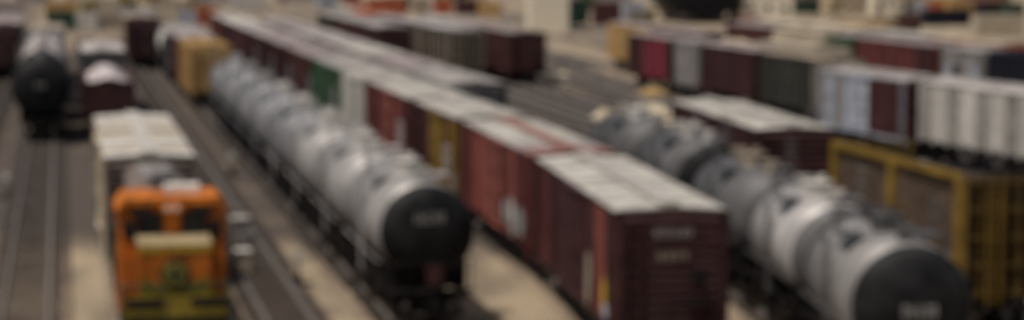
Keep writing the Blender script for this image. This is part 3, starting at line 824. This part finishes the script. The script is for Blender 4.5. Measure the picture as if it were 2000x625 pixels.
# slatted yellow cars, maroon and orange cars behind
def slat(t, L): rackcar(t, L, M_tanp, M_black, H=4.6, nsec=6, railm=M_dgrey, roofm=[M_grey, M_pale2])
train(P_rack2, 203, [('rack_car', 'rack car', 'tan slatted rack car with dark gaps left of the lone boxcar', 17, slat),
                     ('rack_car', 'rack car', 'second tan slatted rack car behind the nearer slatted one', 17, slat),
                     ('boxcar', 'boxcar', 'dark maroon boxcar behind the two tan slatted rack cars', 17, bc(M_maroon, M_pinkgrey, detail=1)),
                     ('boxcar', 'boxcar', 'orange boxcar far behind the tan slatted rack cars', 17, bc(M_orange2, M_orange2, detail=1)),
                     ('boxcar', 'boxcar', 'grey boxcar farthest behind the tan slatted rack cars', 17, bc(M_grey, M_pale, detail=1))], 'cars in the slatted rack car row')
train(line(31.6), 214, [('boxcar', 'boxcar', 'maroon boxcar behind the grey row, left of the slatted rack cars', 16, bc(M_maroon, M_pale2, detail=1)),
                        ('boxcar', 'boxcar', 'brown boxcar left of the tan slatted rack cars', 16, bc(M_maroon2, M_pale2, detail=1)),
                        ('boxcar', 'boxcar', 'olive boxcar farther back, left of the slatted rack cars', 16, bc(M_green2, M_pale2, detail=1))], 'cars left of the slatted row')
train(P_farbox, 200, [('boxcar', 'boxcar', 'brown boxcar standing alone with its end beside the open ground', 16.5, bc(M_maroon2, M_pinkgrey, M_maroon2)),
                      ('boxcar', 'boxcar', 'pinkish roofed boxcar behind the lone brown boxcar', 16.5, bc(M_pinkgrey, M_pinkgrey, detail=1)),
                      ('boxcar', 'boxcar', 'pale boxcar third behind the lone brown boxcar', 16.5, bc(M_grey, M_pale, detail=1))], 'cars behind the lone brown boxcar')

# right-hand tanks
def rt1(t, L):
    tankcar(t, L, M_silver3, M_black, rear_end=M_silver3, D=3.15, zc=2.78, dome=M_dgrey, walkm=M_dgrey, band=M_silver); marks(t, 0, -L / 2 - .08, 2.65, 5, .95, .32)
def rt2(t, L): tankcar(t, L, M_silver, M_dgrey, D=3.05, zc=2.8, rear_end=M_silver, dome=M_white, walkm=M_dgrey)
def rt3(t, L): tankcar(t, L, M_dgrey, M_dgrey, D=3.0, zc=2.85, dome=M_tanp, walkm=M_dgrey)
train(P_rtank, 56.2, [('tank_car', 'tank car', 'grey tank car with black end at the lower right corner', 8.1, rt1),
                      ('tank_car', 'tank car', 'silver tank car with pale dome behind the lower right black ended tank car', 8.1, rt2),
                      ('tank_car', 'tank car', 'dark grey tank car with tan dome, third from the lower right', 9.3, rt3),
                      ('tank_car', 'tank car', 'dark grey tank car with whitish dome, fourth from the lower right', 9.3, mk_tank(M_dgrey, M_black, dome=M_white, walkm=M_dgrey)),
                      ('tank_car', 'tank car', 'dark grey tank car with whitish dome, fifth from the lower right', 9.3, mk_tank(M_dgrey, M_dgrey, dome=M_white, walkm=M_dgrey))], 'tank cars in the right row', .8)
# yellow framed rack car, brown sided
def yr(t, L):
    rackcar(t, L, M_yellow, M_brownside, H=4.95, nsec=2, open_top=True, gridm=M_yshade)
    def pl(b): b.box(-.02, 0, -.55, .55, 0, .8)
    part('pale_side_board', 0, pl, M_cream, t, (-1.68, -L / 2 + 1.2, 1.5))  # pale board added low on the car side
train(P_yrack, 69.8, [('rack_car', 'rack car', 'brown sided rack car with yellow frame and lattice end at right', 12.9, yr)], None)
train(P_yrack, 92.6, [('boxcar', 'boxcar', 'maroon boxcar with pale roof behind the right tank cars', 17.6, bc(M_maroon, M_pale, M_maroon)),
                      ('flatcar', 'flatcar', 'low gondola with tan load behind the right maroon boxcar', 14, lambda t, L: gondola(t, L, M_yellow2, M_gravel))], 'cars behind the yellow framed rack car')


# pale blue / maroon boxcar and the ribbed pale hopper
def pb(t, L): boxcar(t, L, M_lblue, M_pale2, M_maroon2, door=M_lblue, panels=[M_maroon2, M_maroon2, M_maroon2, M_maroon2, M_lblue, M_grey, M_lblue, M_grey], doorw=2.4)
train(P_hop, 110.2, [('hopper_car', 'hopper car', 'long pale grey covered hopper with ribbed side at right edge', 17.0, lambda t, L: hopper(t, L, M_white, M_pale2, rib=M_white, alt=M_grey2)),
                     ('boxcar', 'boxcar', 'pale blue and maroon boxcar left of the ribbed pale hopper', 13.0, pb)], 'cars in the pale hopper row')
# olive / maroon / crimson row
def tanend(t, L): boxcar(t, L, M_green2, M_tanp, M_tanp, panels=[M_tanp] + [M_green2] * 7)
def crim(t, L): boxcar(t, L, M_maroon, M_pinkgrey, M_maroon, door=M_crimson, panels=[None, M_crimson, M_crimson, M_crimson, M_maroon2])
train(P_r1, 151, [('boxcar', 'boxcar', 'dark olive boxcar with tan end behind the right maroon boxcar', 12.5, tanend),
                  ('boxcar', 'boxcar', 'dark maroon boxcar left of the dark olive tan ended one', 13, bc(M_maroon, M_pinkgrey)),
                  ('boxcar', 'boxcar', 'light grey boxcar between dark maroon and crimson boxcars', 6, bc(M_grey, M_pale2, doorw=1.6)),
                  ('boxcar', 'boxcar', 'maroon boxcar with bright crimson door panels beyond the open ground', 13, crim)], 'boxcars in the crimson and olive row')
train(P_r1b, 170, [('boxcar', 'boxcar', 'cream boxcar just behind the dark olive boxcar', 12, bc(M_cream, M_cream, detail=1)),
                   ('gondola', 'gondola', 'gondola with pale load behind the dark maroon and olive boxcars', 14, lambda t, L: gondola(t, L, M_lblue, M_gravel, H=3.6)),
                   ('boxcar', 'boxcar', 'pink grey roofed boxcar behind the crimson panelled boxcar', 15, bc(M_maroon2, M_pinkgrey, detail=1)),
                   ('boxcar', 'boxcar', 'ochre boxcar, last of the row behind the crimson one', 15, bc(M_yellow2, M_pinkgrey, detail=1))], 'cars behind the crimson and olive row')
def graff(t, L):
    boxcar(t, L, M_grey, M_pale2, M_grey)
    for k in range(4): blob('graffiti', t, -1.70, -L / 2 + .9 + k * 1.7, 2.6, 1.6, 1.8, (M_lblue, M_mark, M_navy, M_lblue)[k], seed=20 + k)
train(P_r3, 144, [('boxcar', 'boxcar', 'navy boxcar at the right edge behind the pale hopper', 19, bc(M_navy, M_navy)),
                  ('boxcar', 'boxcar', 'grey boxcar covered in pale graffiti beside the navy boxcar', 7.5, graff),
                  ('boxcar', 'boxcar', 'long dark red boxcar behind the pale blue and maroon boxcar', 17.5, bc(M_red, M_pinkgrey, panels=[M_maroon, M_maroon, M_red])),
                  ('boxcar', 'boxcar', 'short green boxcar at the end of the dark red one', 6, bc(M_green, M_pale2, doorw=1.6)),
                  ('boxcar', 'boxcar', 'cream boxcar left of the short green boxcar', 14, bc(M_cream, M_cream, detail=1)),
                  ('boxcar', 'boxcar', 'brown boxcar farthest left in the navy boxcar row', 14, bc(M_maroon2, M_pinkgrey, detail=1))], 'cars in the navy boxcar row')
train(P_r4, 175, [('boxcar', 'boxcar', 'orange boxcar with cream roof at the upper right edge', 15, bc(M_orange2, M_cream, detail=1)),
                  ('boxcar', 'boxcar', 'pale graffiti grey boxcar beside the upper right orange one', 15, bc(M_grey, M_pale, detail=1)),
                  ('hopper_car', 'hopper car', 'tan ribbed hopper behind the long dark red boxcar', 15, lambda t, L: hopper(t, L, M_tanp, M_cream, rib=M_brick)),
                  ('hopper_car', 'hopper car', 'cream ribbed hopper left of the tan ribbed hopper', 15, lambda t, L: hopper(t, L, M_cream, M_cream, rib=M_tanp))], 'cars in the farthest right row')
train(line(80, -.2), 215, [('boxcar', 'boxcar', 'navy boxcar with ochre roof at the far upper right', 15, bc(M_navy, M_yellow2, detail=1)),
                           ('boxcar', 'boxcar', 'tan boxcar beyond the far upper right navy one', 15, bc(M_tanp, M_tanp, detail=1)),
                           ('boxcar', 'boxcar', 'brick red boxcar far back in the upper right yard', 15, bc(M_brick, M_cream, detail=1))], 'cars far back in the upper right')

# ---------------------------------------------------------------- trackside cabinets
def cabinet(u, v, label, m, s=1.0):
    p = at(u, v, -.35); t = thing('relay_cabinet', label, 'cabinet', p, .2)
    part('case', s, lambda b: b.box(-.45 * s, .45 * s, -.35, .35, .12, 1.35 * s), m, t)
    part('lid', s, lambda b: b.ext([(-.52 * s, 1.352 * s), (.52 * s, 1.352 * s), (.45 * s, 1.46 * s), (-.45 * s, 1.46 * s)], -.42, .42), M_white, t)
    part('door', s, lambda b: b.box(-.38 * s, .38 * s, -.385, -.352, .2, 1.28 * s), m, t)
    part('base', s, lambda b: b.box(-.5 * s, .5 * s, -.4, .4, -.05, .118), M_wall_grey, t)
cabinet(470, 478, 'grey relay cabinet right of the locomotive cab', M_grey, .8)
cabinet(474, 540, 'tan relay cabinet beside the locomotive nose', M_tanp, .7)

# ---------------------------------------------------------------- far side: buildings, containers, storage tank
def building(u, v, wpx, hgt, wall, roofm, label, depth=12, rot=.15, nwin=3, name='warehouse', roof='flat', cat='building', win=True, group=None):
    p = at(u, v, -.35); s = FPX / p.y; W = wpx / s
    t = thing(name, label, cat, p, rot, group)
    part('wall', (W, hgt, depth), lambda b: b.box(-W / 2, W / 2, 0, depth, 0, hgt), wall, t)
    if roof == 'flat': part('roof', (W, hgt, depth), lambda b: b.box(-W / 2 - .2, W / 2 + .2, -.2, depth + .2, hgt + .003, hgt + .3), roofm, t)
    else: part('roof', (W, hgt, depth, 1), lambda b: b.ext([(-W / 2 - .3, hgt + .003), (W / 2 + .3, hgt + .003), (0, hgt + W * .28)], -.3, depth + .3), roofm, t)
    if win:
        for i in range(nwin):
            x = -W / 2 + (i + .5) * W / nwin
            q = part('window', 0, lambda b: b.box(-.45, .45, -.06, .02, 0, 1.1), M_white, t, (x, 0, 1.9))
            part('pane', 0, lambda b: b.box(-.37, .37, -.075, -.062, .08, 1.02), M_glass, q)
        part('door', 0, lambda b: b.box(-.5, .5, -.06, .02, 0, 2.1), M_brick, t, (-W / 2 + .9, 0, .0))
    return t
building(1074, 64, 74, 9.5, M_wall_cream, M_white, 'tall cream building beside the lone brown boxcar', 14, .05, 1, 'building', win=False)

def container(u, v, m, label, L=6.1, W=2.44, H=2.6, rot=.2, z=-.35, group='shipping containers beyond the yard'):
    p = at(u, v, z) if z < 0 else at(u, v, -.35); t = thing('shipping_container', label, 'container', (p.x, p.y, z), rot, group)
    part('body', (L, W, H), lambda b: b.box(-L / 2 + .05, L / 2 - .05, .05, W - .05, .03, H - .03), m, t)
    for sx in (-1, 1):
        for y0 in (-.02, W - .13): part('corner_post', H, lambda b: b.box(-.09, .09, 0, .15, 0, H), m, t, (sx * (L / 2 - .08), y0, 0))
    k = int(L / .55)
    for i in range(k): part('corrugation', H, lambda b: b.box(-.1, .1, 0, .05, .15, H - .15), m, t, (-L / 2 + .3 + i * (L - .6) / (k - 1), 0, 0))
    return t
conts = [(1132, 50, M_dkgreen, 'dark green container right of the cream building', 2.9, 4.2), (1188, 52, M_maroon2, 'purple brown container near the cream building', 4.2, 3.9),
         (1240, 44, M_lblue, 'pale blue container left of the black storage tank', 3.6, 3.4), (1852, 50, M_navy, 'navy container in the upper right corner', 7.5, 2.6),
         (1840, 20, M_yellow2, 'ochre container above the navy one', 8, 2.6), (1955, 70, M_cream, 'cream container near the upper right corner', 7, 3.0),
         (755, 30, M_orange2, 'orange container beyond the slatted rack cars', 7, 3.2), (690, 26, M_orange2, 'faded orange container left of the brighter orange one', 4, 2.6),
         (212, 24, M_cream, 'cream container at the top left', 5, 2.6), (120, 30, M_yellow2, 'ochre container at the far top left', 6, 2.6),
         (20, 34, M_pinkgrey, 'pinkish container in the top left corner', 6, 3), (330, 30, M_tanp, 'tan container at the top, left of the curved row', 7, 2.6),
         (485, 22, M_white, 'bright white container above the far end of curved row', 6.5, 3.4)]
for c in conts: container(c[0], c[1], c[2], c[3], c[4], 2.44, c[5])

blds = [(60, 8, 60, 5, M_wall_grey, M_dgrey, 'grey shed with dark roof at the top left'), (280, 6, 90, 4, M_wall_tan, M_wall_tan, 'tan shed at the top left behind containers'),
        (160, 4, 60, 5, M_wall_cream, M_wall_tan, 'cream shed at the top left'), (410, 8, 80, 5, M_wall_grey, M_pinkgrey, 'grey shed left of the bright white container'),
        (600, 6, 110, 5, M_wall_grey, M_pinkgrey, 'grey shed beyond the curved boxcar row'), (720, 2, 70, 5, M_wall_cream, M_pale, 'cream shed behind the orange containers'),
        (830, 8, 80, 5, M_wall_cream, M_wall_tan, 'cream shed with tan roof behind slatted rack cars'), (920, 8, 70, 6, M_wall_tan, M_pale2, 'tan shed left of the tall cream building'),
        (1175, 10, 120, 6, M_wall_grey, M_dgrey, 'grey shed behind the purple brown container'), (1500, 44, 100, 6, M_wall_cream, M_wall_tan, 'cream house right of the black storage tank'),
        (1590, 22, 60, 5, M_brick, M_wall_tan, 'brick house beyond the farthest right row'), (1660, 40, 70, 5, M_wall_tan, M_pinkgrey, 'tan house between brick houses at upper right'),
        (1735, 36, 60, 5, M_wall_cream, M_brick, 'cream house with brick red roof at upper right'), (1790, 16, 50, 5, M_wall_tan, M_brick, 'small tan house left of the ochre container'),
        (1935, 14, 80, 6, M_brick, M_yellow2, 'brick shed with ochre roof at upper right'), (1420, 4, 60, 5, M_wall_grey, M_grey, 'grey shed behind the black storage tank')]
for (u, v, w_, h_, a, r, lab) in blds:
    building(u, v, w_, h_, a, r, lab, 10, random.uniform(.05, .3), 3, 'house' if 'house' in lab else 'shed', 'gable' if 'house' in lab else 'flat', group='buildings beyond the yard')

def container_line(u0, v0, u1, v1, n, where, seed):
    rs = random.Random(seed)
    pal = [(M_cream, 'cream'), (M_yellow2, 'ochre'), (M_navy, 'navy'), (M_orange2, 'orange'), (M_maroon2, 'maroon'), (M_white, 'white'), (M_tanp, 'tan'), (M_dkgreen, 'dark green'), (M_lblue, 'pale blue'), (M_brick, 'brick red')]
    last = None
    for i in range(n):
        m = rs.choice([q for q in pal if q is not last]); last = m
        q = (i + .5) / n
        container(u0 + (u1 - u0) * q, v0 + (v1 - v0) * q, m[0], f'{m[1]} container, {ORD[i]} from the left {where}', rs.choice([3.2, 4.2, 6.1]), 2.44, rs.choice([2.4, 2.6, 3.0]), rs.uniform(.05, .35))
container_line(1470, 62, 1800, 66, 7, 'in the nearer line at upper right', 4)
container_line(1560, 26, 2010, 34, 9, 'in the farther line at upper right', 9)
container_line(95, 62, 430, 50, 7, 'in the line above the upper left tank car', 12)
container_line(620, 16, 980, 34, 8, 'in the line above the slatted rack cars', 17)

def switch_stand(u, v, label):
    p = at(u, v, -.35); t = thing('switch_stand', label, 'switch stand', p, .2, 'switch stands beside the tracks')
    part('base', 0, lambda b: b.box(-.5, .5, -.15, .15, 0, .16), M_tie, t)
    part('stand', 0, lambda b: (b.cyl((0, 0, .16), (0, 0, .95), .05, 8, .03), b.box(-.12, .12, -.1, .1, .16, .42)), M_under, t)
    part('target', 0, lambda b: (b.cyl((0, -.02, 1.15), (0, .02, 1.15), .2, 16)), M_white2, t)
    part('lever', 0, lambda b: b.cyl((.1, 0, .35), (.6, -.1, .5), .025, 6), M_under, t)
switch_stand(452, 345, 'switch stand on the brown ground right of the cream boxcar')
switch_stand(583, 560, 'switch stand on tan ground between the locomotive and silver tanks')
switch_stand(12, 390, 'switch stand beside the far left track')
switch_stand(1105, 190, 'switch stand on the open ground below the lone boxcar')

def light_pole(u, v, h, label):
    p = at(u, v, -.35); t = thing('light_pole', label, 'light pole', p, .3, 'light poles over the yard')
    part('pole', h, lambda b: b.cyl((0, 0, 0), (0, 0, h), .14, 10, .08), M_wall_grey, t)
    part('base', 0, lambda b: b.box(-.35, .35, -.35, .35, 0, .5), M_wall_grey, t)
    for sx in (-1, 1):
        a = part('arm', (h, sx), lambda b: b.cyl((0, 0, h - .1), (sx * 1.3, 0, h + .2), .05, 8), M_wall_grey, t)
        part('lamp_head', (h, sx), lambda b: b.box(sx * 1.35 - .3, sx * 1.35 + .3, -.16, .16, h + .12, h + .28), M_grey, a)
light_pole(985, 70, 12, 'tall grey light pole just left of the tall cream building')
light_pole(1228, 112, 11, 'tall grey light pole left of the crimson panelled boxcar')
light_pole(1462, 60, 12, 'tall grey light pole right of the black storage tank')
light_pole(196, 66, 12, 'tall grey light pole at the upper left')

def storage():
    p = at(1378, 46, -.35); t = thing('storage_tank', 'huge black round ended storage tank on concrete saddles', 'storage tank', p, .12)
    R = 145 / 2 * p.y / FPX; zc = R + .6
    part('tank_shell', 'st', lambda b: b.lathe([(0, R), (22, R)], zc, 44), M_navy, t)
    part('tank_head', 'st', lambda b: b.lathe([(-1.7, .2), (-1.6, R * .35), (-1.3, R * .65), (-.8, R * .87), (-.3, R * .98), (.0, R + .01)], zc, 44), M_navy, t)
    for y in (2, 10, 18): part('saddle', 'st', lambda b: b.box(-R * .6, R * .6, 0, 1, 0, 1.6), M_wall_grey, t, (0, y, 0))
    part('name_plate', 'st', lambda b: b.box(-1.0, 1.0, -1.85, -1.72, zc - .6, zc + .8), M_grey, t)
    def lad(b):
        for q in (-.3, .3): b.box(R + .1, R + .18, 5 + q, 5.06 + q, 0, zc)
        for i in range(18): b.box(R + .12, R + .16, 4.7, 5.3, .2 + i * .3, .25 + i * .3)
    part('ladder', 'st', lad, M_grey, t)
storage()

# ---------------------------------------------------------------- bushes, trees and gravel heaps beyond the yard
def shrub(u, v, h, m, label, trunk=True, seed=0, name='tree'):
    p = at(u, v, -.35); t = thing(name, label, 'tree' if name == 'tree' else 'bush', p, 0, 'trees and bushes beyond the yard')
    rs = random.Random(seed)
    def tr(b):
        b.cyl((0, 0, 0), (0, 0, h * .5), .16, 8, .09)
        for k in range(5):
            a = k * 1.3; b.cyl((0, 0, h * (.25 + .05 * k)), (math.cos(a) * h * .28, math.sin(a) * h * .28, h * (.5 + .07 * k)), .07, 6, .02)
    part('trunk', seed, tr, M_bark, t)
    def cr(b):
        cl = [(rs.gauss(0, h * .2), rs.gauss(0, h * .2), h * rs.uniform(.35, .95), h * rs.uniform(.08, .17)) for _ in range(16)]
        for (cx, cy, cz, r) in cl:
            for _ in range(60):
                d = Vector((rs.gauss(0, 1), rs.gauss(0, 1), rs.gauss(0, 1))).normalized() * r * rs.uniform(.5, 1.1)
                c = Vector((cx, cy, cz)) + d; e = Vector((rs.gauss(0, 1), rs.gauss(0, 1), rs.gauss(0, 1))).normalized(); f_ = e.orthogonal().normalized(); s = rs.uniform(.10, .22)
                b.add([tuple(c + e * s), tuple(c + f_ * s * .6), tuple(c - e * s), tuple(c - f_ * s * .6)], [(0, 1, 2, 3)])
    part('crown', seed, cr, m, t)
for i, (u, v, h, m, lab) in enumerate([(175, 40, 4, M_leaf, 'yellowed bush left of the top left cream container'), (250, 46, 4.5, M_leaf, 'yellowed tree right of the top left cream container'),
        (300, 20, 5, M_leaf, 'yellow tree behind the tan container at top'), (385, 40, 3.5, M_leaf, 'low yellow bush above the ochre boxcar'), (860, 24, 5, M_leaf, 'yellow green tree behind slatted rack cars'),
        (900, 20, 4, M_leafg, 'green tree behind slatted rack cars'), (1150, 30, 4, M_leafg, 'green tree between dark green and brown containers'), (1265, 60, 3.5, M_leaf, 'dry yellow bush left of storage tank'),
        (1240, 66, 3, M_leaf, 'smaller dry bush above the crimson boxcar'), (1630, 50, 4, M_leaf, 'dry tree between brick and tan houses'), (1770, 52, 4, M_leaf, 'dry tree left of the navy container'),
        (1700, 20, 5, M_leafg, 'green tree behind the tan house'), (1550, 20, 5, M_leaf, 'yellow tree behind the cream house'), (660, 12, 5, M_leafg, 'green tree behind the grey shed')]):
    shrub(u, v, h, m, lab, seed=30 + i, name='bush' if 'bush' in lab else 'tree')

def heap(u, v, r, h, m, label, seed):
    p = at(u, v, -.36); t = None; rs = random.Random(seed)
    def f(b):
        n, k = 18, 6; v_ = [(0, 0, h)]; f_ = []
        for j in range(1, k + 1):
            for i in range(n):
                a = 2 * math.pi * i / n; q = j / k
                v_.append((r * q * math.cos(a) * rs.uniform(.9, 1.1), r * q * math.sin(a) * rs.uniform(.9, 1.1), h * max(0, (1 - q ** 1.3)) * rs.uniform(.85, 1.1) if j < k else -.05))
        for i in range(n): f_.append((0, 1 + i, 1 + (i + 1) % n))
        for j in range(k - 1):
            for i in range(n): a = 1 + j * n + i; c = 1 + j * n + (i + 1) % n; f_.append((a, a + n, c + n, c))
        b.add(v_, f_)
    o = part('gravel_heap', seed, f, m, None, p); o['label'] = label; o['category'] = 'heap'; o['group'] = 'gravel heaps'
heap(1500, 60, 5, 2.6, M_gravel, 'pale gravel heap right of the black storage tank', 1)
heap(1560, 100, 2.6, 1.6, M_gravel, 'pale gravel heap above the dark olive boxcar', 2)
heap(1185, 238, 1.6, 1.0, M_gravel, 'small pale gravel heap beside the salmon roofed boxcar', 3)
heap(1100, 150, 1.3, .5, M_gravel, 'low grey gravel heap on the open ground', 4)
heap(1275, 190, 1.8, .9, mat('ochre_sand', (.45, .30, .12), .95), 'ochre sand heap below the crimson boxcar', 5)

print('objects', len(bpy.data.objects), 'tris', sum(len(o.data.polygons) for o in bpy.data.objects if o.type == 'MESH'))
